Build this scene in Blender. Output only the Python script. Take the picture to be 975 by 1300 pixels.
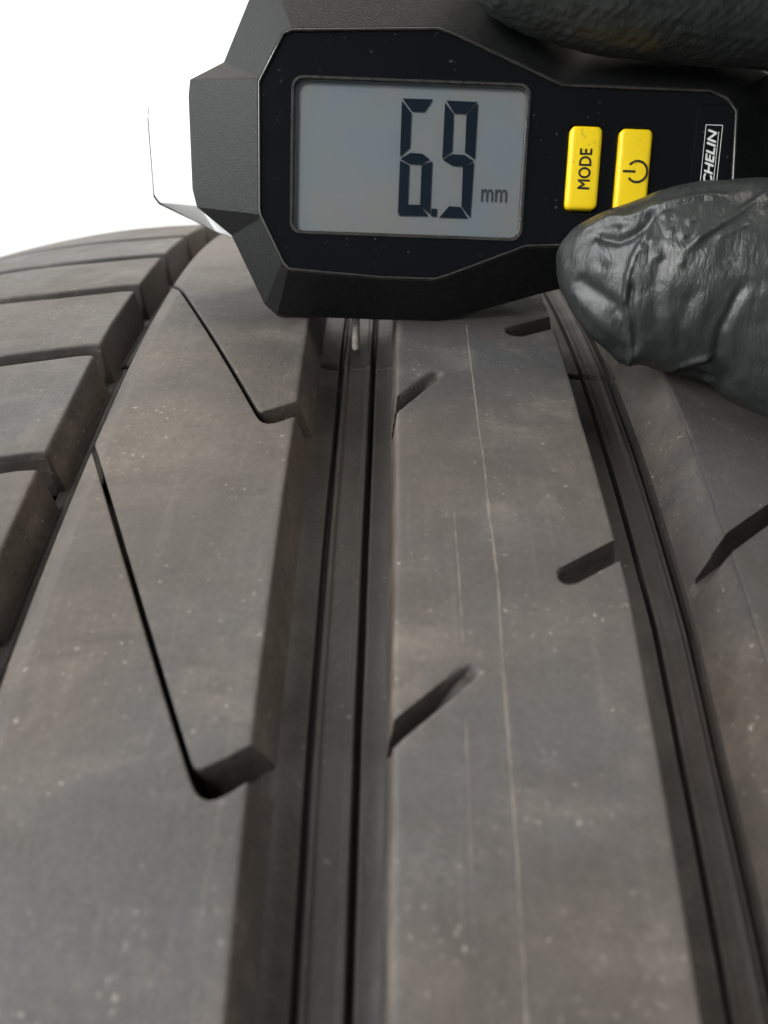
import bpy, bmesh, math, random
import numpy as np
from mathutils import Matrix, Vector

random.seed(4)
rng = np.random.default_rng(4)
sc = bpy.context.scene
for o in list(bpy.data.objects):
    bpy.data.objects.remove(o)

# ------------------------------------------------------------------ frame of the place
# The tyre axle lies along X, 0.90 m above the floor.  Tread coordinates: u (mm across), s (mm round), off (mm out).
MM = 0.001
TILT = math.radians(35.0)
R0 = 320.0
AXLE = np.array([0.0, 0.0, 0.90])
UC = 45.2                      # crown line of the tread
c_, s_ = math.cos(TILT), math.sin(TILT)
TURN = np.array([[1, 0, 0], [0, c_, -s_], [0, s_, c_]])      # rotation about X by -TILT


def to_world(p):
    p = np.asarray(p, float).copy()
    p[..., 0] -= UC
    return (p @ TURN.T) * MM + AXLE


# ------------------------------------------------------------------ camera
cam_d = bpy.data.cameras.new('camera')
cam = bpy.data.objects.new('camera', cam_d)
sc.collection.objects.link(cam)
sc.camera = cam
cp, sp = math.cos(0.6194736648), math.sin(0.6194736648)
cy, sy = math.cos(0.0063028), math.sin(0.0063028)
cr, sr = math.cos(0.00872996), math.sin(0.00872996)
CAMROT = (np.array([[cy, -sy, 0], [sy, cy, 0], [0, 0, 1]])
          @ np.array([[1, 0, 0], [0, cp, -sp], [0, sp, cp]])
          @ np.array([[cr, -sr, 0], [sr, cr, 0], [0, 0, 1]]))
m4 = np.eye(4)
m4[:3, :3] = TURN @ CAMROT
m4[:3, 3] = to_world([54.17186, 0.0, 392.57558])
cam.matrix_world = Matrix(m4.tolist())
cam_d.sensor_fit = 'HORIZONTAL'
cam_d.sensor_width = 36.0
cam_d.lens = 1062.816 / 975 * 36.0
cam_d.clip_start = 0.005
cam_d.clip_end = 60.0
cam_d.dof.use_dof = True
cam_d.dof.focus_distance = 0.116
cam_d.dof.aperture_fstop = 30.0

# ------------------------------------------------------------------ world, lamps and added lights, exposure
world = bpy.data.worlds.new('World')
sc.world = world
world.use_nodes = True
bg = world.node_tree.nodes['Background']
bg.inputs['Color'].default_value = (0.80, 0.90, 1.0, 1)
bg.inputs['Strength'].default_value = 0.13


def area(name, loc, target, size, power, color, size_y=None):
    d = bpy.data.lights.new(name, 'AREA')
    d.energy = power
    d.color = color
    d.shape = 'RECTANGLE'
    d.size = size
    d.size_y = size_y or size
    o = bpy.data.objects.new(name, d)
    sc.collection.objects.link(o)
    o.location = loc
    o.rotation_euler = (Vector(target) - Vector(loc)).to_track_quat('-Z', 'Y').to_euler()
    return o


area('ceiling_lamp', (0.72, -0.12, 2.05), (0.0, -0.12, 1.18), 0.8, 10.0, (1.0, 0.93, 0.84), 0.8)
area('front_fill', (-0.80, -1.20, 1.85), (0.0, -0.12, 1.2), 0.6, 10.0, (1.0, 0.97, 0.93), 0.5)  # added unseen fill, mainly to brighten the display
area('rear_fill', (-0.15, 0.55, 2.2), (0.0, 0.0, 1.2), 0.8, 10.0, (1.0, 0.94, 0.85), 0.5)  # added unseen fill, lifts the far end of the tread
area('wall_wash', (-0.4, 1.05, 1.95), (-0.4, 1.5, 0.95), 1.6, 11, (1.0, 0.98, 0.95), 0.2)  # added unseen light that washes the back wall white
area('side_wall_wash', (-0.70, -0.65, 2.0), (-1.2, -0.65, 1.35), 1.3, 55, (0.95, 0.98, 1.0), 0.2)  # added unseen light, turns the left wall into a side fill
vs = sc.view_settings
vs.view_transform = 'Standard'
vs.look = 'None'
vs.exposure = 0.0
vs.gamma = 1.0
vs.use_curve_mapping = False
try:
    sc.cycles.max_bounces = 6
    sc.cycles.use_denoising = True
except Exception:
    pass


# ------------------------------------------------------------------ materials
class Nodes:
    def __init__(self, name):
        self.m = bpy.data.materials.new(name)
        self.m.use_nodes = True
        self.t = self.m.node_tree
        self.b = self.t.nodes['Principled BSDF']
        self.co = self.t.nodes.new('ShaderNodeTexCoord')

    def n(self, kind, **kw):
        x = self.t.nodes.new(kind)
        for k, v in kw.items():
            setattr(x, k, v)
        return x

    def link(self, a, b):
        self.t.links.new(a, b)

    def noise(self, scale, detail=4, rough=0.55, stretch=None, dist=0.0):
        x = self.n('ShaderNodeTexNoise')
        x.inputs['Scale'].default_value = scale
        x.inputs['Detail'].default_value = detail
        x.inputs['Roughness'].default_value = rough
        x.inputs['Distortion'].default_value = dist
        if stretch:
            mp = self.n('ShaderNodeMapping')
            mp.inputs['Scale'].default_value = stretch
            self.link(self.co.outputs['Object'], mp.inputs['Vector'])
            self.link(mp.outputs[0], x.inputs['Vector'])
        else:
            self.link(self.co.outputs['Object'], x.inputs['Vector'])
        return x.outputs['Fac']

    def ramp(self, fac, stops):
        x = self.n('ShaderNodeValToRGB')
        e = x.color_ramp.elements
        while len(e) < len(stops):
            e.new(0.5)
        for k, (p, c) in enumerate(stops):
            e[k].position = p
            e[k].color = (c, c, c, 1) if isinstance(c, (int, float)) else (*c, 1)
        self.link(fac, x.inputs[0])
        return x.outputs[0]

    def mix(self, fac, a, b, blend='MIX'):
        x = self.n('ShaderNodeMix', data_type='RGBA', blend_type=blend)
        for sock, v in ((x.inputs[0], fac), (x.inputs[6], a), (x.inputs[7], b)):
            if isinstance(v, (int, float)):
                sock.default_value = v
            elif isinstance(v, tuple):
                sock.default_value = (*v, 1)
            else:
                self.link(v, sock)
        return x.outputs[2]

    def math(self, op, a, b):
        x = self.n('ShaderNodeMath', operation=op)
        for sock, v in ((x.inputs[0], a), (x.inputs[1], b)):
            if isinstance(v, (int, float)):
                sock.default_value = v
            else:
                self.link(v, sock)
        return x.outputs[0]

    def bump(self, fac, strength, dist):
        x = self.n('ShaderNodeBump')
        x.inputs['Strength'].default_value = strength
        x.inputs['Distance'].default_value = dist
        self.link(fac, x.inputs['Height'])
        return x

    def set(self, color=None, rough=None, spec=None, metal=None, coat=None, normal=None):
        for key, v in (('Base Color', color), ('Roughness', rough), ('Specular IOR Level', spec), ('Metallic', metal),
                       ('Coat Weight', coat), ('Normal', normal)):
            if v is None:
                continue
            s = self.b.inputs[key]
            if isinstance(v, (int, float)):
                s.default_value = v
            elif isinstance(v, tuple):
                s.default_value = (*v, 1)
            else:
                self.link(v, s)
        return self.m


def rubber(name, tone=1.0, dust=1.0, warm=0.0):
    N = Nodes(name)
    big = N.noise(21, 3, 0.5)
    mid = N.noise(120, 6, 0.65, dist=0.4)
    patch = N.noise(58, 5, 0.62, (0.8, 1.2, 1.2), 0.5)
    streak = N.noise(420, 4, 0.65, (0.30, 1.5, 1.5))          # brushed across the tread
    lane = N.noise(330, 3, 0.6, (2.2, 0.10, 0.10))            # scuffed along the rolling direction
    grain = N.noise(1500, 3, 0.7)
    fine = N.noise(2600, 3, 0.6)
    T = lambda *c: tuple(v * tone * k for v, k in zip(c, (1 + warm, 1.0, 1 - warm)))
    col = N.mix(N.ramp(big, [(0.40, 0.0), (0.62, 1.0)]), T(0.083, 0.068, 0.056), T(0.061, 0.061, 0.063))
    col = N.mix(N.math('MULTIPLY', N.ramp(patch, [(0.40, 0.0), (0.60, 1.0)]), 0.7), col, T(0.052, 0.045, 0.040))
    d = N.math('MULTIPLY', N.ramp(mid, [(0.46, 0.0), (0.70, 1.0)]), N.ramp(patch, [(0.36, 1.0), (0.58, 0.12)]))
    col = N.mix(N.math('MULTIPLY', d, 0.62 * dust), col, T(0.168, 0.146, 0.122))
    col = N.mix(N.math('MULTIPLY', N.ramp(streak, [(0.30, 1.0), (0.52, 0.0)]), 0.40), col, T(0.050, 0.045, 0.041))
    col = N.mix(N.math('MULTIPLY', N.ramp(lane, [(0.56, 0.0), (0.75, 1.0)]), 0.22 * dust), col, T(0.14, 0.125, 0.108))
    g = N.ramp(grain, [(0.28, 0.84), (0.72, 1.16)])
    gm = N.n('ShaderNodeMix', data_type='RGBA', blend_type='MULTIPLY', clamp_result=False)
    gm.inputs[0].default_value = 1.0
    N.link(col, gm.inputs[6]); N.link(g, gm.inputs[7])
    col = gm.outputs[2]
    speck = N.noise(1500, 2, 0.5)
    sp_m = N.math('MULTIPLY', N.ramp(speck, [(0.68, 0.0), (0.74, 1.0)]), N.ramp(mid, [(0.44, 0.0), (0.58, 1.0)]))
    col = N.mix(N.math('MULTIPLY', sp_m, 0.70 * dust), col, (0.27, 0.245, 0.215))
    ro = N.ramp(mid, [(0.3, 0.50), (0.7, 0.76)])
    h = N.math('ADD', N.math('MULTIPLY', fine, 0.5), N.math('MULTIPLY', N.noise(700, 5, 0.7), 1.2))
    b = N.bump(h, 0.5, 0.00022)
    return N.set(col, ro, 0.42, normal=b.outputs[0])


M = {}
M['tread'] = rubber('worn_tread_rubber', 0.92)
M['groove'] = rubber('shaded_groove_rubber', 0.23, 0.35, 0.10)  # unworn rubber, darkened further to paint in the shade of the grooves
M['flank'] = rubber('groove_wall_rubber', 0.72, 0.9, 0.06)
M['outer'] = rubber('shaded_shoulder_rubber', 0.55, 0.5, 0.03)  # less scuffed rubber; hand shade is also painted into its dark tone
M['rimdust'] = rubber('dirt_caked_rubber', 1.15, 1.3, 0.10)
M['side'] = rubber('sidewall_rubber', 0.6, 0.2)
N = Nodes('pale_mould_flash')
M['flash'] = N.set(N.mix(N.ramp(N.noise(420, 3), [(0.35, 0.0), (0.6, 1.0)]), (0.078, 0.070, 0.062), (0.130, 0.116, 0.100)), 0.7, 0.3)

N = Nodes('textured_black_plastic')
g = N.noise(4200, 2, 0.6)
M['housing'] = N.set(N.ramp(g, [(0.40, (0.0045, 0.0047, 0.005)), (0.68, (0.016, 0.0165, 0.0175))]), 0.46, 0.26,
                     normal=N.bump(g, 0.7, 0.00013).outputs[0])
N = Nodes('glossy_black_panel')
w = N.noise(900, 2, 0.5)
dust = N.math('MULTIPLY', N.ramp(N.noise(1500, 1, 0.4), [(0.73, 0.0), (0.77, 1.0)]), N.ramp(N.noise(120, 2), [(0.45, 0.0), (0.65, 0.8)]))
M['panel'] = N.set(N.mix(dust, (0.0028, 0.0034, 0.0040), (0.07, 0.07, 0.067)),
                   N.ramp(N.noise(140, 4), [(0.3, 0.15), (0.7, 0.19)]), 0.38, normal=N.bump(w, 0.04, 0.0001).outputs[0])
N = Nodes('satin_black_rim')
M['rim'] = N.set(N.ramp(N.noise(700, 3), [(0.3, (0.022, 0.021, 0.020)), (0.7, (0.040, 0.038, 0.036))]), 0.22, 0.9)
N = Nodes('grey_rear_plastic')
M['rear'] = N.set(N.ramp(N.noise(500, 3), [(0.3, (0.78, 0.79, 0.79)), (0.7, (0.82, 0.83, 0.83))]), 0.4, 0.5)
N = Nodes('display_grey_film')
M['lcd'] = N.set(N.mix(N.ramp(N.noise(85, 3, 0.5), [(0.40, 0.0), (0.62, 1.0)]), (0.58, 0.64, 0.67), (0.67, 0.635, 0.60)), 0.45, 0.3)
N = Nodes('display_segment_ink')
M['ink'] = N.set(N.ramp(N.noise(200, 2), [(0.3, (0.004, 0.018, 0.040)), (0.7, (0.006, 0.026, 0.054))]), 0.4, 0.2)
N = Nodes('display_small_ink')
M['ink2'] = N.set(N.ramp(N.noise(200, 2), [(0.3, (0.12, 0.135, 0.155)), (0.7, (0.145, 0.16, 0.18))]), 0.4, 0.2)
N = Nodes('yellow_rubber_button')
yd = N.math('MULTIPLY', N.ramp(N.noise(1300, 3, 0.6), [(0.60, 0.0), (0.72, 1.0)]), N.ramp(N.noise(260, 2), [(0.42, 0.0), (0.62, 0.75)]))
M['yellow'] = N.set(N.mix(yd, (0.82, 0.58, 0.008), (0.24, 0.17, 0.02)), N.ramp(N.noise(300, 3), [(0.3, 0.30), (0.7, 0.5)]), 0.5,
                    normal=N.bump(N.noise(1500, 2), 0.12, 0.0001).outputs[0])
N = Nodes('black_button_print')
M['print'] = N.set(N.ramp(N.noise(1800, 3, 0.7), [(0.32, (0.16, 0.12, 0.01)), (0.44, (0.014, 0.012, 0.010))]), 0.5, 0.4)
N = Nodes('white_print')
M['white'] = N.set(N.ramp(N.noise(900, 2), [(0.3, (0.58, 0.58, 0.57)), (0.7, (0.70, 0.70, 0.69))]), 0.45, 0.4)
N = Nodes('scraped_steel')
M['steel'] = N.set(N.ramp(N.noise(900, 3, 0.6), [(0.35, (0.42, 0.39, 0.34)), (0.65, (0.78, 0.74, 0.67))]), 0.45, 0.5, metal=0.1,
                   normal=N.bump(N.noise(2600, 3), 0.5, 0.0002).outputs[0])
N = Nodes('black_nitrile_glove')
gl = N.noise(60, 3, 0.5)
gf = N.noise(2600, 3, 0.6)
gr = N.math('ABSOLUTE', N.math('SUBTRACT', N.noise(190, 5, 0.6, (1.3, 0.5, 1.0), 0.8), 0.5), 0.0)
gr2 = N.math('ABSOLUTE', N.math('SUBTRACT', N.noise(560, 4, 0.6, (1.4, 0.45, 1.0), 1.2), 0.5), 0.0)
gw = N.noise(330, 4, 0.6, (1.0, 0.5, 1.0), 0.6)
M['glove'] = N.set(N.mix(N.ramp(gl, [(0.35, 0.0), (0.65, 1.0)]), (0.022, 0.0245, 0.024), (0.031, 0.034, 0.0325)),
                   N.ramp(gw, [(0.3, 0.27), (0.7, 0.42)]), 0.5,
                   normal=N.bump(N.math('ADD', N.math('ADD', N.math('MULTIPLY', gf, 0.15), gw), N.math('ADD', N.math('MULTIPLY', gr, -1.8), N.math('MULTIPLY', gr2, -0.9))), 0.45, 0.00035).outputs[0])
N = Nodes('white_painted_wall')
M['wall'] = N.set(N.ramp(N.noise(3, 4), [(0.3, (0.82, 0.82, 0.81)), (0.7, (0.86, 0.86, 0.85))]), 0.7, 0.3,
                  normal=N.bump(N.noise(120, 4), 0.1, 0.001).outputs[0])
N = Nodes('grey_workshop_floor')
M['floor'] = N.set(N.ramp(N.noise(4, 5), [(0.3, (0.22, 0.22, 0.215)), (0.7, (0.30, 0.30, 0.29))]), 0.55, 0.4)

N = Nodes('display_window_glass')
t = N.t
out = t.nodes['Material Output']
tr = N.n('ShaderNodeBsdfTransparent')
tr.inputs[0].default_value = (0.93, 0.95, 0.96, 1)
gs = N.n('ShaderNodeBsdfGlossy')
gs.inputs['Roughness'].default_value = 0.06
fr = N.n('ShaderNodeFresnel')
fr.inputs[0].default_value = 1.49
mx = N.n('ShaderNodeMixShader')
N.link(fr.outputs[0], mx.inputs[0])
N.link(tr.outputs[0], mx.inputs[1])
N.link(gs.outputs[0], mx.inputs[2])
N.link(mx.outputs[0], out.inputs[0])
M['glass'] = N.m


# ------------------------------------------------------------------ object helpers
def link(o, parent=None):
    sc.collection.objects.link(o)
    if parent is not None:
        o.parent = parent
    return o


def mesh(name, verts, faces, mat, parent=None, smooth=True, sharp=None):
    me = bpy.data.meshes.new(name)
    verts = np.ascontiguousarray(verts, dtype=np.float32)
    if isinstance(faces, np.ndarray):
        k = faces.shape[1]
        me.vertices.add(len(verts))
        me.vertices.foreach_set('co', verts.ravel())
        me.loops.add(faces.size)
        me.loops.foreach_set('vertex_index', faces.astype(np.int32).ravel())
        me.polygons.add(len(faces))
        me.polygons.foreach_set('loop_start', np.arange(0, faces.size, k, dtype=np.int32))
        me.polygons.foreach_set('loop_total', np.full(len(faces), k, dtype=np.int32))
        me.update(calc_edges=True)
    else:
        me.from_pydata([tuple(v) for v in verts.tolist()], [], faces)
        me.update()
    me.materials.append(mat)
    me.polygons.foreach_set('use_smooth', np.full(len(me.polygons), smooth))
    if sharp:
        me.set_sharp_from_angle(angle=math.radians(sharp))
    return link(bpy.data.objects.new(name, me), parent)


def from_bm(name, bm, mat, parent=None, smooth=True, sharp=40):
    me = bpy.data.meshes.new(name)
    bmesh.ops.recalc_face_normals(bm, faces=bm.faces[:])
    bm.to_mesh(me)
    bm.free()
    me.materials.append(mat)
    if smooth:
        me.polygons.foreach_set('use_smooth', np.full(len(me.polygons), True))
        me.set_sharp_from_angle(angle=math.radians(sharp))
    return link(bpy.data.objects.new(name, me), parent)


def empty(name, loc, mat3=None):
    o = bpy.data.objects.new(name, None)
    o.empty_display_size = 0.01
    m = np.eye(4)
    if mat3 is not None:
        m[:3, :3] = mat3
    m[:3, 3] = loc
    sc.collection.objects.link(o)
    o.matrix_world = Matrix(m.tolist())
    return o


def tag(o, label, cat, group=None):
    o['label'] = label
    o['category'] = cat
    if group:
        o['group'] = group


def grid_faces(nr, nc):
    i = np.arange((nr - 1) * (nc - 1))
    r, c = i // (nc - 1), i % (nc - 1)
    a = r * nc + c
    return np.stack([a, a + 1, a + nc + 1, a + nc], 1)


# ------------------------------------------------------------------ the room
bm = bmesh.new()
bmesh.ops.create_grid(bm, x_segments=1, y_segments=1, size=6)
fl = from_bm('floor', bm, M['floor'], None, False)
fl['kind'] = 'structure'
bm = bmesh.new()
bmesh.ops.create_cube(bm, size=1)
bmesh.ops.scale(bm, vec=(9, 0.12, 3.2), verts=bm.verts)
bmesh.ops.translate(bm, vec=(0, 1.56, 1.602), verts=bm.verts)
wl = from_bm('wall', bm, M['wall'], None, False)
wl['kind'] = 'structure'
bm = bmesh.new()
bmesh.ops.create_cube(bm, size=1)
bmesh.ops.scale(bm, vec=(0.12, 4.49, 3.2), verts=bm.verts)
bmesh.ops.translate(bm, vec=(-1.26, -0.75, 1.602), verts=bm.verts)
wl2 = from_bm('wall', bm, M['wall'], None, False)  # out-of-view wall, added to bounce light in from the left
wl2['kind'] = 'structure'

# ------------------------------------------------------------------ tyre
tyre = empty('tyre', AXLE - np.array([0, 0, 0.320]))
tag(tyre, 'dusty black car tyre seen close, lengthwise grooves and slotted tread blocks', 'tyre')
TBASE = AXLE - np.array([0, 0, 0.320])


def prof(u):
    d = u - 45.2
    ex = np.maximum(np.abs(d) - 45, 0)
    return d * d / (2 * 729.8) + ex ** 2 / (2 * 217.35)


KN = np.array([-60, 11.4, 16.8, 42.1, 55.2, 79.4, 92.8, 150.0])
ES = np.array([-40, 5, 30, 45, 57, 75, 100, 120, 140, 170])
ED = {1: [0.7, 0.6, 0.6, 0.55, 0.5, 0.3, -0.4, -0.5, -0.9, -1.1],
      2: [0.1, 0.1, 0.15, 0.15, 0.15, 0.1, -0.35, -0.75, -1.1, -1.3],
      3: [0.6, 0.55, 0.1, 0.05, 0.0, 0.0, -0.4, -0.5, -0.5, -0.5],
      4: [-0.2, -0.2, -0.1, 0.0, 0.0, 0.1, 0.25, 0.3, 0.3, 0.3],
      5: [-1.2, -1.0, -0.2, 0.4, 0.2, 0.0, 0.35, 0.4, 0.4, 0.4],
      6: [-1.6, -1.3, -0.9, -0.3, 0.0, 0.6, 0.9, 0.9, 0.9, 0.9]}
EDT = np.array([[0.0] * 10] + [ED[k] for k in range(1, 7)] + [[0.0] * 10])


def tread(u, s, off):
    """tread coordinates (mm) -> tyre-local metres"""
    u = np.asarray(u, float); s = np.asarray(s, float); off = np.asarray(off, float)
    u, s, off = np.broadcast_arrays(u, s, off)
    k = np.clip(np.searchsorted(KN, u) - 1, 0, len(KN) - 2)
    f = np.clip((u - KN[k]) / (KN[k + 1] - KN[k]), 0, 1)
    ev = np.stack([np.interp(s, ES, EDT[i]) for i in range(8)], 0)
    idx = np.indices(u.shape)
    e0 = np.take_along_axis(ev, k[None], 0)[0]
    e1 = np.take_along_axis(ev, (k + 1)[None], 0)[0]
    uu = u + e0 * (1 - f) + e1 * f
    r = R0 + off - prof(uu)
    th = s / R0
    p = np.stack([uu, r * np.sin(th), r * np.cos(th)], -1)
    return to_world(p) - TBASE


def sheet(name, U, S, H, mat, parent, sharp=None, limit=-0.55, sipe=None, caked=None):
    P = tread(U, S, H).reshape(-1, 3)
    F = grid_faces(*U.shape)[:, ::-1]
    o = mesh(name, P, F, mat, parent, True, sharp)
    if mat is M['tread']:                              # the moulded groove walls never touched the road
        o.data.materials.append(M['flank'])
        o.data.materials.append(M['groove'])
        lim = np.broadcast_to(limit, H.shape).ravel()[F].min(1)
        idx = (np.asarray(H, float).ravel()[F].max(1) < lim).astype(np.int32)
        if sipe is not None:
            idx[np.broadcast_to(sipe, H.shape).ravel()[F].all(1)] = 2  # sipe walls in the darkest tone, as painted-in shade
        if caked is not None:                          # road dirt caked along the rim of this groove
            o.data.materials.append(M['rimdust'])
            Hf, Uf = np.asarray(H, float).ravel()[F], np.asarray(U, float).ravel()[F]
            idx[(Hf.max(1) < -0.10) & (Hf.min(1) > caked[2]) & (Uf.max(1) < caked[1]) & (Uf.min(1) > caked[0])] = 3
        o.data.polygons.foreach_set('material_index', idx)
    return o


def skirt(taper, depth=7.4, rad=1.0):
    """outward offsets and drops from a block edge: a rounded rim, then the wall"""
    a = [(-0.75, 0), (-0.42, -0.015), (-0.22, -0.06), (-0.08, -0.15), (0.02, -0.32), (0.07, -0.6)]
    a = [(x * rad, h * rad) for x, h in a]
    x0, h0 = a[-1]
    for t in (0.12, 0.3, 0.5, 0.7, 0.85, 1.0):
        a.append((x0 + (taper - x0) * t, h0 + (-depth - h0) * t))
    return np.array(a)


PART = 98.0                                         # mould parting line


def col_table(uL, uR, tapL, tapR, step, left=None):
    sl = skirt(tapL); sr = skirt(tapR)
    if left is None:
        lu, lh = uL - sl[::-1, 0], sl[::-1, 1]
    else:
        lu, lh = left
    ru, rh = uR + sr[:, 0], sr[:, 1]
    n = max(3, int((ru[0] - lu[-1]) / step))
    mid = np.linspace(lu[-1], ru[0], n + 1)[1:-1]
    return np.concatenate([lu, mid, ru]), np.concatenate([lh, mid * 0, rh])


def smooth01(x):
    x = np.clip(x, 0, 1)
    return x * x * (3 - 2 * x)


def capsule(U, S, a, b, r0, r1, depth, tip_ramp=0.35, soft=0.4):
    """groove cut along a->b; shallow towards b"""
    ax, ay = a; bx, by = b
    dx, dy = bx - ax, by - ay
    L2 = dx * dx + dy * dy
    t = ((U - ax) * dx + (S - ay) * dy) / L2
    tc = np.clip(t, 0, 1)
    d = np.hypot(U - ax - tc * dx, S - ay - tc * dy)
    r = r0 + (r1 - r0) * tc
    wall = np.clip((r - d) / soft, 0, 1)
    dep = depth * (1 - (1 - tip_ramp) * smooth01((tc - 0.45) / 0.55))
    # rounded rim outside the wall
    rim = np.clip(1 - (d - r) / 0.45, 0, 1) ** 2 * 0.10
    return -np.where(d < r, 0.10 + wall * dep, rim)


# rows of the two continuous ribs: fine where the picture looks, coarse round the rest of the arc
rows = np.concatenate([np.arange(-160, -18, 2.0), np.arange(-18, 130, 0.24), np.arange(130, 200, 0.5), np.arange(200, 330, 2.0)])


def rib(name, uL, uR, tapL, tapR, slots, lean, step=0.24, left=None, top=None):
    u, h = col_table(uL, uR, tapL, tapR, step, left)
    U, S = np.meshgrid(u, rows)
    S = S + np.interp(u, lean[0], lean[1])[None, :]          # rows lie along the slots, so their edges come out clean
    H = np.broadcast_to(h, U.shape).copy()
    for args in slots:
        a, b = args[0], args[1]
        lo, hi = min(a[1], b[1]) - 3, max(a[1], b[1]) + 3
        m = (S.min(1) < hi) & (S.max(1) > lo)
        H[m] = np.minimum(H[m], capsule(U[m], S[m], *args))
    o = sheet(name, U, S, H, M['tread'], tyre, 55, caked=(54.0, 55.6, -4.0))
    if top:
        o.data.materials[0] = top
    return o


slots3 = []
for k in range(-3, 6):
    ds = (k - 0) * 49.4
    if k == 1:
        slots3.append(((53.0, 73.6), (60.6, 84.6), 1.15, 0.95, 5.8, 0.18))
    else:
        slots3.append(((53.0, 26.0 + ds), (62.3, 34.4 + ds), 1.0, 0.85, 5.6, 0.18))
    slots3.append(((83.0, 53.4 + ds * 1.06), (73.4, 46.9 + ds * 1.06), *((1.9, 1.75) if k == 1 else (1.3, 1.2)), 5.2, 0.5))
rib('centre_rib', 55.2, 79.4, 0.9, 1.6, slots3, ([50, 53, 64, 71, 83, 86], [0, 0, 9.9, 9.9, 18.0, 18.0]))
slots4 = []
for k in range(-3, 6):
    ds = k * 52.0
    slots4.append(((86.5, 47.6 + ds), (101.5, 60.5 + ds), 1.05, 1.0, 5.6, 1.0))
    slots4.append(((101.5, 60.5 + ds), (126.0, 73.0 + ds), 1.0, 1.3, 5.6, 1.0))
u4 = skirt(4.0)
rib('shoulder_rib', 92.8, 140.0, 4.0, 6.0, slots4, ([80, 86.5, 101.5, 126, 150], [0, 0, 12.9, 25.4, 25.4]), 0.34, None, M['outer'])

# ---- tread blocks between the diagonal sipes (second rib from the left)
tips = [(-78, 2.25), (-28.5, 2.25), (22.0, 2.2), (72.3, 2.30), (122.4, 2.3), (172, 2.3), (222, 2.3)]
A_REL = [(36.9, 1.45), (37.5, 0.35), (38.1, -0.25), (38.8, -0.5), (39.6, -0.35), (40.6, 0.2), (42.0, 1.2), (43.0, 1.7), (46, 2.6)]
B_REL = [(37.0, 2.75), (37.4, 2.35), (37.8, 2.25), (38.6, 2.6), (40.3, 3.55), (42.0, 4.6), (43.0, 5.1), (46, 6.0)]


def path(rel, slope, tip, du):
    u = np.array([10.0, 20.0, 30.0, rel[0][0] - 0.6] + [r[0] for r in rel])
    c0 = rel[0]
    s = np.array([c0[1] + slope * (c0[0] - x) for x in (10.0, 20.0, 30.0, rel[0][0] - 0.6)] + [r[1] for r in rel])
    return u, s + tip


LEFT2 = (np.array([16.1, 16.40, 16.55, 16.62, 16.70, 16.84, 17.2, 18.0, 18.8, 19.0, 19.15, 19.4]),
         np.array([-7.4, -3.2, -2.1, -1.7, -1.48, -1.36, -1.16, -0.70, -0.24, -0.13, -0.05, 0.0]))
for (t0, m0), (t1, m1) in zip(tips[:-1], tips[1:]):
    u, hu = col_table(16.8, 42.1, 0.9, 1.9, 0.25, LEFT2)
    bu, bs = path(B_REL, m0, t0, 0)
    au, as_ = path(A_REL, m1, t1, 0)
    lo = np.interp(u, bu, bs)
    hi = np.interp(u, au, as_)
    # rows: skirt below, body, skirt above
    sk = skirt(0.25, 6.6, 0.6)
    hook = np.clip((u - 37.6) / 1.5, 0, 1)
    n = 110
    body = np.linspace(0, 1, n)[:, None]
    lo_in = lo + 0.75 * 0.6
    hi_in = hi - 0.75 * 0.6
    Sb = lo_in + (hi_in - lo_in) * body
    Slo = lo[None, :] - sk[::-1, 0][:, None] * (1 + hook[None, :] * 4.0 * (sk[::-1, 1][:, None] < -0.5))
    Shi = hi[None, :] + sk[:, 0][:, None]
    S = np.concatenate([Slo[:-1], Sb, Shi[1:]], 0)
    hs = np.concatenate([sk[::-1, 1][:-1], np.zeros(n), sk[1:, 1]])
    U = np.broadcast_to(u, S.shape).copy()
    H = np.minimum(hu[None, :] + hs[:, None] * 1.0, 0)
    H = np.maximum(H, -7.6)
    inside = (hs[:, None] < -0.3) & (u[None, :] < 38.0)
    sheet('tread_block', U, S, H, M['tread'], tyre, 40, np.where(u < 19, -1.45, -0.55)[None, :], inside)

# ---- shoulder blocks on the left
sk_ = [222.5, 201.5, 180.5, 159.6, 139.2, 118.4, 93.6, 66.5, 41.5, 16.5, -8.5, -33.5, -58]
LOW = np.array([(-60, -2.2), (-25, -2.8), (-12, -3.0), (-3, -2.7), (4, -1.3), (9.5, -0.2), (14, 0.1)])
UPP = np.array([(-60, -5.6), (-25, -6.2), (-11, -6.2), (-1.4, -5.9), (5, -4.6), (9.0, -3.7), (14, -3.4)])
SHL = (np.array([-52.0, -50.5, -49.0, -47.0, -44.0]), np.array([-7.4, -3.5, -1.4, -0.35, 0.0]))
for k in range(len(sk_) - 1):
    u, hu = col_table(-50, 11.4, 0.9, 1.1, 0.8, SHL)
    lo = np.interp(u, LOW[:, 0], LOW[:, 1]) + sk_[k + 1]
    hi = np.interp(u, UPP[:, 0], UPP[:, 1]) + sk_[k]
    sk = skirt(0.7, 6.8, 0.9)
    n = 36
    Sb = (lo + 0.7) + ((hi - 0.7) - (lo + 0.7)) * np.linspace(0, 1, n)[:, None]
    S = np.concatenate([(lo - sk[::-1, 0][:, None])[:-1], Sb, (hi + sk[:, 0][:, None])[1:]], 0)
    hs = np.concatenate([sk[::-1, 1][:-1], np.zeros(n), sk[1:, 1]])
    U = np.broadcast_to(u, S.shape).copy()
    H = np.clip(hu[None, :] + hs[:, None], -7.6, 0)
    sheet('shoulder_block', U, S, H, M['tread'], tyre, 55)

# ---- groove floors with their moulded ridges and the parting line
frow = np.concatenate([np.arange(-160, -20, 3.0), np.arange(-20, PART - 1, 1.0), PART + np.array([-0.6, -0.15, 0.0, 0.15, 0.6]),
                       np.arange(PART + 1.5, 330, 1.5)])


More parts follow.
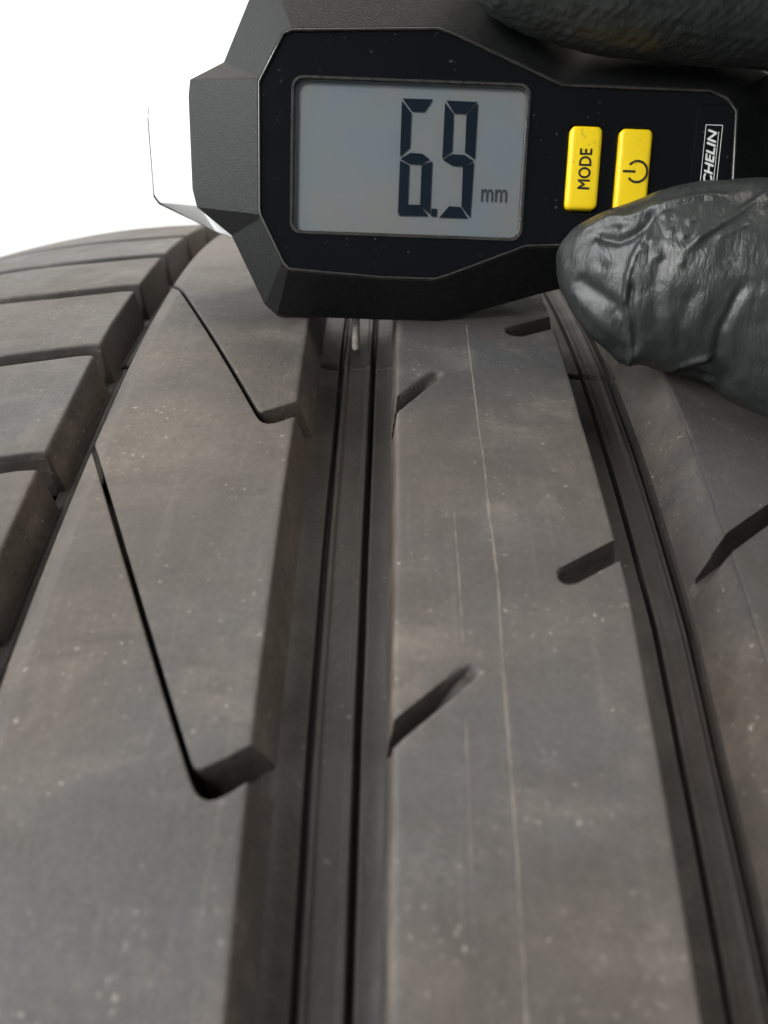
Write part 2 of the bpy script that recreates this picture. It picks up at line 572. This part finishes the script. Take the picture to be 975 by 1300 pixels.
def floor_strip(name, u0, u1, feats, base=-6.9, step=0.16):
    u = np.arange(u0, u1 + step * 0.5, step)
    h = np.full(u.shape, base)
    for c, hh, w in feats:
        h = h + hh * np.exp(-((u - c) / w) ** 4)
    h = h + (1.4 if 38 < u0 < 50 else 0.5) * np.exp(-np.maximum(u - max(u0, 42.6 if 38 < u0 < 50 else u0), 0) / 1.2) + (0.9 if 38 < u0 < 50 else 0.1) * np.exp(-((u1 - u) / 0.7))
    U, S = np.meshgrid(u, frow)
    H = np.broadcast_to(h, U.shape).copy()
    H += np.where(S > PART, 0.22, 0.0) - 0.30 * np.exp(-((S - PART) / 0.18) ** 2)
    H += 0.05 * np.sin(S * 0.11 + U * 0.3) * 0.6
    return sheet(name, U, S, H, M['groove'], tyre, 50)


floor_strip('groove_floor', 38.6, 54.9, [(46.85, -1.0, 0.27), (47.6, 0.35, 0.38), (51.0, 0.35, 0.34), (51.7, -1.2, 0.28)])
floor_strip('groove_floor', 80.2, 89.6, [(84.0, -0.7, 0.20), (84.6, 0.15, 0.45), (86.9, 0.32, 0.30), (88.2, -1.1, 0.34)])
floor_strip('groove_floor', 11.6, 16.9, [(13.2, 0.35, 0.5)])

# ---- carcass under the tread and both sidewalls, the whole way round
ang = np.linspace(0, 2 * math.pi, 361)
uu = np.concatenate([[-50.5], np.linspace(-48, 138, 60), [140.5]])
U, S = np.meshgrid(uu, ang * R0)
under = np.where((U > 11.0) & (U < 93), -8.6, -6.4)


def plain(U, S, off):
    r = R0 + off - prof(U)
    th = S / R0
    return to_world(np.stack([U, r * np.sin(th), r * np.cos(th)], -1)) - TBASE


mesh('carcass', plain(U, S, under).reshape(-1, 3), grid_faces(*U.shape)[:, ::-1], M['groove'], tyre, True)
for side in (-1, 1):
    e = 95.6
    pr = [(e - 0.0, 299.5), (e + 5, 297), (e + 11, 288), (e + 15, 274), (e + 17, 258), (e + 15, 240), (e + 9, 224), (e + 2, 216), (e - 6, 213), (e - 10, 217)]
    U = np.array([45.2 + side * p[0] for p in pr])[None, :].repeat(361, 0)
    Rr = np.array([p[1] for p in pr])[None, :].repeat(361, 0)
    th = ang[:, None].repeat(len(pr), 1)
    V = to_world(np.stack([U, Rr * np.sin(th), Rr * np.cos(th)], -1)) - TBASE
    mesh('sidewall', V.reshape(-1, 3), grid_faces(*U.shape)[:, ::side], M['side'], tyre, True)


# ---- thin raised mould lines running round the centre rib
def flash_line(u0, s0, s1, w, hgt, wob):
    s = np.arange(s0, s1, 0.7)
    n = len(s)
    ph = rng.random() * 6
    jit = np.convolve(rng.normal(0, 1, n + 8), np.ones(9) / 9, 'valid')
    uc = u0 + wob * np.sin(s * 0.05 + ph) + jit * 0.10
    ww = w * (1 + 0.7 * np.convolve(rng.normal(0, 1, n + 4), np.ones(5) / 5, 'valid'))
    ww = np.clip(ww, w * 0.3, w * 1.9)
    U = np.stack([uc - ww, uc - ww * 0.4, uc + ww * 0.4, uc + ww], 1)
    H = np.array([-0.05, hgt, hgt, -0.05])[None, :].repeat(n, 0)
    S = s[:, None].repeat(4, 1)
    sheet('mould_line', U, S, H, M['flash'], tyre)


flash_line(65.75, -20, 101, 0.19, 0.06, 0.05)
flash_line(61.9, 12, 30, 0.11, 0.03, 0.06)
flash_line(61.8, 37, 56, 0.12, 0.03, 0.06)

# ------------------------------------------------------------------ depth gauge
X = np.array([1, -.01, -.02]); X /= np.linalg.norm(X)
Y = np.array([.02, .68, .73]); Y -= X * (X @ Y); Y /= np.linalg.norm(Y)
Z = np.cross(X, Y)
G0 = np.array([48.7, 99.9, 304.0])
B3 = np.stack([X, Y, Z], 1)
gauge = empty('depth_gauge', to_world(G0), TURN @ B3)
tag(gauge, 'black digital tread depth gauge showing 6.9 mm, standing on the tyre tread', 'gauge')
gauge_m = np.array(gauge.matrix_world)


def loc(p):                                        # fit frame mm -> gauge local mm
    return (np.asarray(p) - G0) @ B3


RIM = np.array([(-25.43, 31.28), (-25.17, 33.55), (-20.18, 36.07), (-15.82, 46.05), (-13.79, 48.88), (13.32, 50.43), (16.54, 49.52), (30.54, 40.35), (32.90, 39.69), (51.47, 38.95), (59.82, 37.10), (61.46, 33.39), (63.04, 14.49), (60.31, 9.18), (32.06, 5.75), (29.07, 4.94), (18.29, 1.61), (12.85, 0.11), (3.66, 0.03), (-12.01, 0.09), (-13.97, 1.69), (-19.08, 11.79), (-24.31, 15.72), (-25.00, 18.29)])
FACE = np.array([(-14.42, 31.81), (-14.36, 32.12), (-14.10, 32.63), (-10.94, 38.51), (-9.63, 39.06), (10.82, 39.96), (13.61, 39.16), (26.96, 33.94), (28.67, 33.29), (49.5, 33.24), (52.14, 32.35), (53.80, 30.54), (54.92, 13.51), (52.85, 11.45), (30.38, 11.12), (24.99, 10.83), (14.49, 6.58), (11.98, 5.71), (4.10, 5.67), (-9.81, 6.42), (-10.75, 7.39), (-13.89, 13.55), (-14.12, 14.20), (-14.24, 14.95)])


def inset(poly, d):
    p = np.asarray(poly)
    n = len(p)
    out = []
    for i in range(n):
        a, b, c = p[i - 1], p[i], p[(i + 1) % n]
        e1 = (b - a) / np.linalg.norm(b - a); e2 = (c - b) / np.linalg.norm(c - b)
        n1 = np.array([e1[1], -e1[0]]); n2 = np.array([e2[1], -e2[0]])
        v = n1 + n2
        v /= max(1e-6, v @ n1)
        L = np.linalg.norm(v)
        if L > 1.6:
            v *= 1.6 / L
        out.append(b + v * d)
    return np.array(out)


def rounded(x0, y0, x1, y1, r, k=5):
    pts = []
    for cx, cy_, a0 in ((x1 - r, y1 - r, 0), (x0 + r, y1 - r, 90), (x0 + r, y0 + r, 180), (x1 - r, y0 + r, 270)):
        for i in range(k + 1):
            a = math.radians(a0 + 90 * i / k)
            pts.append((cx + r * math.cos(a), cy_ + r * math.sin(a)))
    return np.array(pts)


def loft(rings, cap_last=False, cap_first=False):
    """rings: list of (n,3) arrays in mm -> bmesh in m"""
    bm = bmesh.new()
    vs_ = [[bm.verts.new(tuple(np.array(p) * MM)) for p in r] for r in rings]
    for a, b in zip(vs_[:-1], vs_[1:]):
        n = len(a)
        for i in range(n):
            j = (i + 1) % n
            bm.faces.new((a[i], a[j], b[j], b[i]))
    if cap_last:
        bm.faces.new(vs_[-1])
    if cap_first:
        bm.faces.new(vs_[0][::-1])
    return bm


def z3(p, z):
    p = np.asarray(p)
    return np.concatenate([p, np.full((len(p), 1), z) if np.isscalar(z) else np.asarray(z)[:, None]], 1)


def bevel(o, width, seg=2, angle=25):
    md = o.modifiers.new('edge_bevel', 'BEVEL')
    md.width = width * MM
    md.segments = seg
    md.limit_method = 'ANGLE'
    md.angle_limit = math.radians(angle)
    md.harden_normals = True
    return o


# housing: back ring, rim, face edge, lip, inner wall
back = RIM.copy()
low = back[:, 1] < 8
back[low, 1] += 2.6
zb = np.full(len(RIM), -6.0)
IN1 = inset(FACE, 0.50)
rings = [z3(inset(back, 1.5), zb), z3(back, zb), z3(RIM, 0.0), z3(FACE, 5.95), z3(inset(FACE, 0.12), 5.95), z3(inset(FACE, 0.12), 4.5)]
bm = loft(rings, cap_first=True)
hs = from_bm('housing', bm, M['housing'], gauge, True, 20)
bevel(hs, 0.45, 3, 14)


from_bm('face_rim', loft([z3(inset(FACE, 0.14), 5.0), z3(inset(FACE, 0.14), 6.05), z3(inset(FACE, 0.24), 6.2), z3(inset(FACE, 0.38), 6.2), z3(inset(FACE, 0.50), 6.03), z3(inset(FACE, 0.50), 5.0)]),
        M['rim'], gauge, True, 70)


def plate(name, outer, holes, z_top, z_bot, mat, parent, bev=None):
    """flat panel with openings: top faces, outer walls, hole walls"""
    bm = bmesh.new()
    loops = []
    for L in [outer] + holes:
        vs_ = [bm.verts.new((p[0] * MM, p[1] * MM, z_top * MM)) for p in L]
        es = [bm.edges.new((vs_[i], vs_[(i + 1) % len(vs_)])) for i in range(len(vs_))]
        loops.append((vs_, es))
    bmesh.ops.triangle_fill(bm, use_beauty=True, edges=[e for _, es in loops for e in es])
    for vs_, es in loops:
        lo_ = [bm.verts.new((v.co.x, v.co.y, z_bot * MM)) for v in vs_]
        n = len(vs_)
        for i in range(n):
            bm.faces.new((vs_[i], vs_[(i + 1) % n], lo_[(i + 1) % n], lo_[i]))
    o = from_bm(name, bm, mat, parent, True, 30)
    if bev:
        bevel(o, bev, 2, 40)
    return o


LCD = (-9.05, 12.25, 23.75, 32.55)
MODE = (30.15, 16.35, 34.70, 27.60)
POWR = (37.20, 16.35, 41.85, 27.50)
grow = lambda r, d: (r[0] - d, r[1] - d, r[2] + d, r[3] + d)
PANEL = inset(FACE, 0.56)
plate('face_panel', PANEL, [rounded(*grow(LCD, 0.05), 1.3), rounded(*grow(MODE, 0.32), 1.0), rounded(*grow(POWR, 0.32), 1.0)],
      5.75, 3.6, M['panel'], gauge, 0.12)
# dark back wall behind the openings
bm = loft([z3(inset(FACE, 1.2), 3.55), z3(inset(FACE, 1.2), 3.0)], True, True)
from_bm('backing_plate', bm, M['panel'], gauge, False)

# bright lip round the display
o1, o2 = rounded(*grow(LCD, 0.55), 1.6), rounded(*grow(LCD, 0.02), 1.25)
bm = loft([z3(o1, 5.70), z3(rounded(*grow(LCD, 0.48), 1.55), 5.98), z3(rounded(*grow(LCD, 0.16), 1.35), 5.98), z3(o2, 5.75), z3(o2, 4.6)])
from_bm('display_frame', bm, M['rim'], gauge, True, 50)
bm = loft([z3(rounded(*grow(LCD, 0.0), 1.2), 5.50), z3(rounded(*grow(LCD, 0.0), 1.2), 5.35)], True, True)
from_bm('display_window', bm, M['glass'], gauge, False)

# display film and its segments
bm = loft([z3(rounded(*grow(LCD, 0.35), 1.2), 4.2), z3(rounded(*grow(LCD, 0.35), 1.2), 4.6)], True, True)
lcd = from_bm('display_screen', bm, M['lcd'], gauge, False)
SEG = [
    [(6.16, 30.76), (10.50, 30.77), (9.36, 29.09), (7.59, 29.10)],
    [(6.10, 30.45), (7.49, 28.89), (7.45, 24.28), (6.09, 22.94)],
    [(6.18, 22.67), (7.56, 23.52), (9.31, 23.48), (10.43, 22.74), (9.12, 22.00), (7.55, 22.01)],
    [(6.11, 22.45), (7.48, 21.87), (7.47, 16.51), (6.09, 15.03)],
    [(10.77, 22.47), (10.77, 15.19), (9.28, 16.40), (9.27, 21.93)],
    [(7.39, 16.44), (9.28, 16.47), (10.55, 14.93), (6.21, 14.86)],
    [(12.42, 30.70), (16.85, 30.65), (15.28, 29.02), (13.61, 29.06)],
    [(12.25, 30.42), (13.54, 28.96), (13.57, 23.97), (12.21, 22.94)],
    [(16.93, 30.48), (16.91, 22.97), (15.44, 23.86), (15.40, 28.89)],
    [(12.33, 22.74), (13.52, 23.55), (15.39, 23.51), (16.74, 22.75), (15.29, 21.93), (13.67, 22.01)],
    [(16.79, 22.51), (16.68, 14.93), (15.32, 16.43), (15.25, 21.86)],
    [(13.50, 16.43), (15.24, 16.35), (16.31, 14.84), (12.19, 14.81)],
]
ZS = 4.86


def chip(name, poly, z0, z1, mat, parent):
    p = np.array(poly)
    area2 = np.sum(p[:, 0] * np.roll(p[:, 1], -1) - np.roll(p[:, 0], -1) * p[:, 1])
    if area2 < 0:
        p = p[::-1]
    bm = loft([z3(p, z0), z3(p, z1)], True)
    return from_bm(name, bm, mat, parent, False)


for sgm in SEG:
    chip('digit_segment', sgm, ZS - 0.03, ZS + 0.03, M['ink'], lcd)
chip('decimal_point', [(10.95, 16.0), (11.75, 16.0), (11.75, 14.93), (10.95, 14.93)], ZS - 0.03, ZS + 0.03, M['ink'], lcd)


def text(name, body, x, y, z, height, mat, parent, rot=0.0, stretch=1.0, shear=0.0, bold=0.0, width=None, spacing=1.0, weight=0.0):
    """flat lettering: baseline start at (x, y), capital height in mm, width forces the total run"""
    cu = bpy.data.curves.new(name, 'FONT')
    cu.body = body
    cu.size = 1.0
    cu.shear = shear
    cu.offset = bold
    cu.extrude = 0.0
    cu.resolution_u = 3
    cu.space_character = spacing
    o = bpy.data.objects.new(name, cu)
    sc.collection.objects.link(o)
    bpy.context.view_layer.update()
    dg = bpy.context.evaluated_depsgraph_get()
    me = bpy.data.meshes.new_from_object(o.evaluated_get(dg))
    bpy.data.objects.remove(o)
    v = np.empty(len(me.vertices) * 3)
    me.vertices.foreach_get('co', v)
    v = v.reshape(-1, 3)
    lo_, hi_ = v.min(0), v.max(0)
    k = height / (hi_[1] - lo_[1])
    kx = (width / (hi_[0] - lo_[0])) if width else k * stretch
    v = (v - lo_) * [kx, k, 1]
    v[:, 2] = 0
    a = math.radians(rot)
    v = np.stack([x + v[:, 0] * math.cos(a) - v[:, 1] * math.sin(a), y + v[:, 0] * math.sin(a) + v[:, 1] * math.cos(a), np.full(len(v), z)], 1) * MM
    me.vertices.foreach_set('co', v.ravel())
    me.update()
    if weight:
        bm = bmesh.new()
        for i, (dx, dy) in enumerate(((0, 0), (weight, 0), (-weight, 0), (0, weight), (0, -weight))):
            k0 = len(bm.verts)
            bm.from_mesh(me)
            bm.verts.ensure_lookup_table()
            for vert in bm.verts[k0:]:
                vert.co += Vector((dx, dy, i * 0.003)) * MM
        bm.to_mesh(me); bm.free()
    me.materials.clear()
    me.materials.append(mat)
    return link(bpy.data.objects.new(name, me), parent)


text('unit_lettering', 'mm', 18.1, 17.25, ZS + 0.03, 1.75, M['ink2'], lcd, width=3.75)


# buttons
def button(name, r):
    rr = [z3(rounded(*r, 0.8), 3.8), z3(rounded(*r, 0.8), 6.25), z3(rounded(*grow(r, -0.10), 0.75), 6.48),
          z3(rounded(*grow(r, -0.28), 0.65), 6.60), z3(rounded(*grow(r, -0.6), 0.5), 6.66)]
    return from_bm(name, loft(rr, True), M['yellow'], gauge, True, 60)


bt = button('mode_button', MODE)
text('button_lettering', 'MODE', 33.35, 19.15, 6.69, 1.72, M['print'], bt, rot=90, width=5.40, weight=0.05)
bt2 = button('power_button', POWR)
# power sign, its gap to the left like the lettering
cxp, cyp, rp, wp = 40.0, 21.75, 1.42, 0.17
bm = bmesh.new()
aa = np.radians(np.linspace(180 + 38, 180 + 322, 40))
pts_o = [(cxp + (rp + wp) * math.cos(a), cyp + (rp + wp) * math.sin(a)) for a in aa]
pts_i = [(cxp + (rp - wp) * math.cos(a), cyp + (rp - wp) * math.sin(a)) for a in aa]
vo = [bm.verts.new((x * MM, y * MM, 6.69 * MM)) for x, y in pts_o]
vi = [bm.verts.new((x * MM, y * MM, 6.69 * MM)) for x, y in pts_i]
for i in range(len(aa) - 1):
    bm.faces.new((vo[i], vo[i + 1], vi[i + 1], vi[i]))
vv = [bm.verts.new((x * MM, y * MM, 6.69 * MM)) for x, y in ((cxp - 2.05, cyp - wp), (cxp - 0.25, cyp - wp), (cxp - 0.25, cyp + wp), (cxp - 2.05, cyp + wp))]
bm.faces.new(vv)
from_bm('power_sign', bm, M['print'], bt2, False)

# name plate on the right: two engraved edge lines, boxed lettering
bm = loft([z3(rounded(47.9, 12.6, 53.2, 31.2, 0.9), 5.6), z3(rounded(47.9, 12.6, 53.2, 31.2, 0.9), 6.0), z3(rounded(48.15, 12.85, 52.95, 30.95, 0.75), 6.08)], True)
npl = from_bm('name_plate', bm, M['panel'], gauge, True, 30)
ZP = 6.11
text('plate_lettering', 'MICHELIN', 50.98, 18.1, ZP, 1.22, M['white'], npl, rot=90, width=9.75, shear=0.25, weight=0.06)
bm = bmesh.new()
bx0, by0, bx1, by1, lw = 49.3, 17.4, 51.75, 28.5, 0.09
for x0, y0, x1, y1 in ((bx0, by0, bx0 + lw, by1), (bx1 - lw, by0, bx1, by1), (bx0 + lw, by0, bx1 - lw, by0 + lw), (bx0 + lw, by1 - lw, bx1 - lw, by1), (51.2, by0 + 0.5, 51.2 + lw, by1 - 0.9)):
    bm.faces.new([bm.verts.new((x * MM, y * MM, ZP * MM)) for x, y in ((x0, y0), (x1, y0), (x1, y1), (x0, y1))])
from_bm('plate_outline', bm, M['white'], npl, False)

# pale rear shell
RS = np.array([(-34.9, 33.6), (-35.1, 31.5), (-34.35, 19.3), (-33.5, 18.2), (-24.8, 14.2), (-10, 9.4), (14, 9.4), (45, 16), (57, 20), (57, 33), (30, 38), (14, 45), (-12, 46), (-22, 40), (-32, 35.2)])[::-1]
RSF = np.array([(-25.6, 32.0), (-25.8, 30.5), (-26.0, 18.2), (-25.2, 16.8), (-22.6, 12.9), (-10, 9.2), (14, 9.2), (45, 16.5), (55, 20.5), (55, 32.5), (29, 37), (13, 43.5), (-11, 44.5), (-19, 38.5), (-24, 33.2)])[::-1]
rs = from_bm('rear_shell', loft([z3(RS, -15.6), z3(RS, -13.5), z3(RSF, -6.1)], True, True), M['rear'], gauge, True, 20)
bevel(rs, 0.3, 2, 20)
BCV = RS.copy()
BCV[:, 0] = np.where(RS[:, 0] < -33, RS[:, 0] - 0.70, RS[:, 0])
from_bm('back_cover', loft([z3(inset(RS, 0.8), -17.2), z3(BCV, -16.6), z3(BCV, -15.7)], True, True), M['panel'], gauge, True, 20)

# probe pin standing in the groove, and its foot bush
th = 105.09 / R0
ax_r = np.array([0, math.sin(th), math.cos(th)])
rt = R0 - prof(48.73)
tip = np.array([48.73, 0, 0]) + ax_r * (rt - 6.75)
top = np.array([48.73, 0, 0]) + ax_r * (rt + 5.0)


def rod(name, p, q, r0, r1, mat, seg=20, jag=0.0):
    p, q = loc(p), loc(q)
    d = (q - p) / np.linalg.norm(q - p)
    e = np.cross(d, [1, 0, 0]); e /= np.linalg.norm(e)
    f = np.cross(d, e)
    rings = []
    n = 26
    for i in range(n + 1):
        t = i / n
        r = r0 + (r1 - r0) * t
        if i == 0:
            r *= 0.82
        ring = []
        for k in range(seg):
            a = 2 * math.pi * k / seg
            rr_ = r * (1 + jag * rng.normal())
            ring.append(p + (q - p) * t + (e * math.cos(a) + f * math.sin(a)) * rr_)
        rings.append(np.array(ring))
    return from_bm(name, loft(rings, True, True), mat, gauge, True, 60)


rod('probe_pin', tip, top, 0.62, 0.62, M['steel'], 22, 0.05)

# ------------------------------------------------------------------ gloved hand
def tube(bm, pts, seg=28):
    """pts: (x, y, z, ry, rz) in gauge mm; ellipse sections in the plane across the run, rounded ends"""
    P = np.array(pts, float)
    t = np.concatenate([[0], np.cumsum(np.linalg.norm(np.diff(P[:, :3], axis=0), axis=1))])
    n = max(12, int(t[-1] / 1.2))
    tt = np.linspace(0, t[-1], n)
    Q = np.stack([np.interp(tt, t, P[:, k]) for k in range(5)], 1)
    for _ in range(3):
        Q[1:-1] = 0.25 * Q[:-2] + 0.5 * Q[1:-1] + 0.25 * Q[2:]
    rings = []
    for i in range(n):
        a = Q[min(i + 1, n - 1), :3] - Q[max(i - 1, 0), :3]
        a /= np.linalg.norm(a)
        e = np.cross([0, 0, 1], a); e /= np.linalg.norm(e)
        f = np.cross(a, e)
        rings.append([bm.verts.new(tuple((Q[i, :3] + e * Q[i, 3] * math.cos(w) + f * Q[i, 4] * math.sin(w)) * MM)) for w in np.linspace(0, 2 * math.pi, seg, endpoint=False)])
    for r, q in zip(rings[:-1], rings[1:]):
        for i in range(seg):
            j = (i + 1) % seg
            bm.faces.new((r[i], r[j], q[j], q[i]))
    bm.faces.new(rings[0][::-1]); bm.faces.new(rings[-1])


bm = bmesh.new()
thumb = [(30.0, 7.6, 7.6, 3.0, 1.3), (30.5, 7.8, 8.2, 4.4, 2.2), (31.2, 7.9, 9.2, 5.6, 3.2), (32.6, 7.9, 10.4, 7.0, 4.3), (36, 7.4, 12.1, 9.5, 6.0), (39, 6.7, 13.1, 11.1, 7.0), (45, 6.5, 14.5, 12.7, 8.3),
         (54, 5.9, 15.6, 14.1, 9.4), (59, 4.3, 16, 15.9, 9.9), (75, 0, 19, 18, 12.5), (92, -3, 28, 22, 18), (112, -6, 36, 27, 22)]  # out-of-view thumb base enlarged to shade the outer rib
tube(bm, thumb, 40)
tube(bm, [(14, 49.5, 9, 3, 3), (15, 49.3, 9, 5.5, 5.5), (18.5, 48.8, 9, 8, 8), (25, 47.6, 9, 9.2, 9), (33, 46.4, 8.6, 9.8, 9.4), (45, 46.2, 8.2, 10.4, 9.6), (58, 46.4, 8, 10.8, 10), (80, 46, 8, 11.5, 11), (105, 38, 8, 14, 13), (124, 16, 14, 18, 16)], 32)
tube(bm, [(26, 58, -19, 6, 6), (30, 58, -19, 8, 8), (45, 59, -20, 9.5, 9), (70, 60, -22, 10.5, 10), (102, 48, -16, 13, 12), (128, 18, 4, 18, 15)], 24)
tube(bm, [(38, 66, -37, 6, 6), (42, 66, -37, 8, 8), (55, 66, -38, 9.5, 9), (76, 62, -40, 10.5, 10), (106, 46, -30, 13, 12), (132, 14, -4, 18, 15)], 24)
tube(bm, [(56, 68, -52, 5, 5), (59, 68, -52, 7, 7), (68, 67, -53, 8, 8), (84, 60, -54, 9, 9), (110, 40, -42, 12, 12), (136, 8, -12, 17, 15)], 24)
tube(bm, [(108, 16, 16, 24, 22), (126, 0, 26, 33, 26), (142, -28, 36, 32, 22), (152, -54, 60, 27, 21), (162, -86, 90, 27, 23), (174, -124, 126, 31, 27)], 32)
tmp = bpy.data.meshes.new('hand_base')
bmesh.ops.recalc_face_normals(bm, faces=bm.faces[:])
bm.to_mesh(tmp); bm.free()
ho = bpy.data.objects.new('hand_base', tmp)
sc.collection.objects.link(ho)
md = ho.modifiers.new('r', 'REMESH'); md.mode = 'VOXEL'; md.voxel_size = 0.00036
md2 = ho.modifiers.new('s', 'SMOOTH'); md2.factor = 0.5; md2.iterations = 10
bpy.context.view_layer.update()
dg = bpy.context.evaluated_depsgraph_get()
hme = bpy.data.meshes.new_from_object(ho.evaluated_get(dg))
bpy.data.objects.remove(ho)
nv = len(hme.vertices)
V = np.empty(nv * 3); hme.vertices.foreach_get('co', V); V = V.reshape(-1, 3) / MM
Nn = np.empty(nv * 3); hme.vertices.foreach_get('normal', Nn); Nn = Nn.reshape(-1, 3)


def dist_poly(x, y, pts):
    best = np.full(x.shape, 1e9); tb = np.zeros(x.shape); sd = np.zeros(x.shape)
    pts = np.array(pts, float)
    L = np.concatenate([[0], np.cumsum(np.linalg.norm(np.diff(pts, axis=0), axis=1))])
    for i in range(len(pts) - 1):
        a, b = pts[i], pts[i + 1]
        d = b - a; l2 = d @ d
        t = np.clip(((x - a[0]) * d[0] + (y - a[1]) * d[1]) / l2, 0, 1)
        ex, ey = x - a[0] - t * d[0], y - a[1] - t * d[1]
        q = np.hypot(ex, ey)
        m = q < best
        best = np.where(m, q, best)
        tb = np.where(m, (L[i] + t * math.sqrt(l2)) / L[-1], tb)
        sd = np.where(m, np.sign(d[0] * ey - d[1] * ex), sd)
    return best, tb, sd


x, y, z = V.T
front = smooth01((Nn[:, 2] + 0.15) / 0.5) * (z > 5) * (x < 75) * (y < 24)
D = np.zeros(nv)
CREASE = [  # polyline, height mm, half width mm, fade in / out
    ([(30.7, 11.6), (32.9, 13.2), (34.3, 14.1), (36.9, 14.0), (39.1, 15.0), (41.3, 15.7), (45.1, 16.5), (48.4, 16.5)], 0.55, 0.55),
    ([(32.6, 11.2), (33.6, 11.5), (35.2, 11.0), (36.8, 11.7), (38.4, 13.0), (39.8, 14.7)], -0.95, 0.75),
    ([(40.1, 15.0), (38.1, 11.0), (36.9, 8.8), (36.3, 6.4), (36.4, 3.1), (37.5, -0.3), (38.9, -3.6)], 0.45, 0.5),
    ([(37.0, 5.5), (37.0, 2.4), (37.9, -0.0), (39.2, -3.6)], -0.9, 0.55),
    ([(30.3, 5.0), (31.7, 3.1), (34.0, 0.6), (36.6, -1.6), (38.5, -3.3)], 0.42, 0.9),
    ([(30.5, 6.3), (32.7, 4.6), (34.9, 2.8), (36.5, 0.9)], -0.5, 1.1),
    ([(40.0, 9.4), (39.7, 4.3), (40.6, 0.0), (42.7, -3.6)], -0.16, 0.7),
    ([(43.9, 4.3), (43.3, 0.1), (44.0, -3.6)], -0.2, 0.8),
    ([(50.0, 5.6), (49.0, 3.2), (48.1, -0.4), (48.6, -4.0), (52.1, -8.0)], -0.42, 0.6),
    ([(51.4, 5.0), (50.3, 2.6), (49.6, -0.6), (50.4, -4.0)], 0.12, 0.9),
    ([(41.3, 6.7), (41.4, 2.5), (42.9, -1.7)], 0.10, 0.6),
    ([(45.6, 4.5), (45.4, 0.0), (46.0, -3.0)], 0.10, 0.8),
    ([(42.7, 9.3), (44.7, 11.4), (48.4, 13.8), (52.4, 16.7), (58, 18.5)], 0.38, 0.45),
    ([(43.6, 8.6), (45.8, 10.9), (49.4, 13.2), (53.4, 15.8)], -0.13, 0.4),
    ([(46.4, 11.1), (48.0, 12.0), (50.0, 12.8)], 0.22, 0.35),
    ([(50.3, 13.8), (52.4, 15.4), (56, 16.5)], 0.28, 0.4),
    ([(44.8, -5.3), (46.3, -4.4), (48.2, -3.8)], 0.45, 0.5),
    ([(45.2, -5.7), (47.7, -6.4), (49.6, -7.0)], -1.0, 0.7),
    ([(53, 10), (57, 6), (62, 3)], 0.18, 0.9),
    ([(54, 1), (58, -2), (64, -5)], 0.2, 1.2),
]
near = front > 0.001
xi, yi = x[near], y[near]
Di = np.zeros(len(xi))
for pts, hgt, w in CREASE:
    d, t_, sd = dist_poly(xi, yi, pts)
    fade = smooth01(t_ / 0.15 + 0.25) * smooth01((1 - t_) / 0.2 + 0.2)
    Di += hgt * np.exp(-(d / (w * 0.8)) ** 2) * fade
for bx_, by_ in [(40.6, 14.0), (41.1, 11.8), (39.2, 10.6), (38.2, 9.6), (33.0, 10.9), (37.3, 11.3), (39.8, 8.8), (42.5, 8.0), (42.6, 11.4), (44.4, 11.1), (38.6, 13.6), (46.8, 13.4), (35.1, 12.6), (43.4, 13.2)]:
    Di += 0.26 * np.exp(-((xi - bx_) ** 2 + (yi - by_) ** 2) / 0.42 ** 2) - 0.10 * np.exp(-((xi - bx_ - .5) ** 2 + (yi - by_ + .45) ** 2) / 0.5 ** 2)
d, t_, sd = dist_poly(xi, yi, [(40.1, 15.0), (38.1, 11.0), (36.9, 8.8), (36.3, 6.4), (36.4, 3.1), (37.5, -0.3), (38.9, -4.6)])
Di += np.where(sd > 0, 0.60, -0.35) * np.clip(d / 0.35, 0, 1) * np.exp(-d / 3.2) * smooth01(t_ / 0.5)
Di += 0.5 * np.exp(-((xi - 32.9) ** 2 + (yi - 7.3) ** 2) / 1.6 ** 2)
Di -= 0.35 * np.exp(-((xi - 34.8) ** 2 / 1.2 ** 2 + (yi - 8.6) ** 2 / 1.6 ** 2))
# slack wrinkles of thin nitrile running across the thumb
for k in range(26):
    fx, fy = rng.normal(0.9, 0.5), rng.normal(0.25, 0.5)
    ph = rng.random() * 6.28
    amp = 0.012 / (0.6 + math.hypot(fx, fy))
    Di += amp * np.sin(fx * xi + fy * yi + ph)
D[near] = Di * front[near]
# slack film everywhere else, rough finger pad on the index finger
ix = (y > 30) & (z > -6) & (x < 95)
for k in range(18):
    f = rng.normal(0, 1.1, 3)
    D += np.where(ix, 0.035 / (1 + np.linalg.norm(f)), 0.012) * np.sin(V @ f + rng.random() * 6.28)
pad = ix & (Nn[:, 1] < -0.1)
for k in range(14):
    f = rng.normal(0, 3.0, 3)
    D += np.where(pad, 0.016, 0.0) * np.sin(V @ f + rng.random() * 6.28)
D += 0.85 * np.exp(-((x - 38.6) ** 2 + (y + 4.2) ** 2) / 1.5 ** 2) * (z > 7) * (z < 20)          # slack corner of the glove tip
V = V + Nn * D[:, None]
gw_ = V * MM
org = np.array([110, 10, -5]) * MM
hand_m = gauge_m.copy()
hand_m[:3, 3] = gauge_m[:3, :3] @ org + gauge_m[:3, 3]
hme.vertices.foreach_set('co', (gw_ - org).astype(np.float32).ravel())
hme.update()
hme.materials.clear(); hme.materials.append(M['glove'])
hme.polygons.foreach_set('use_smooth', np.full(len(hme.polygons), True))
hand = bpy.data.objects.new('gloved_hand', hme)
sc.collection.objects.link(hand)
hand.matrix_world = Matrix(hand_m.tolist())
tag(hand, 'hand in a creased black rubber glove pressing the depth gauge between thumb and finger', 'hand')
print('verts', sum(len(o.data.vertices) for o in bpy.data.objects if o.type == 'MESH'))
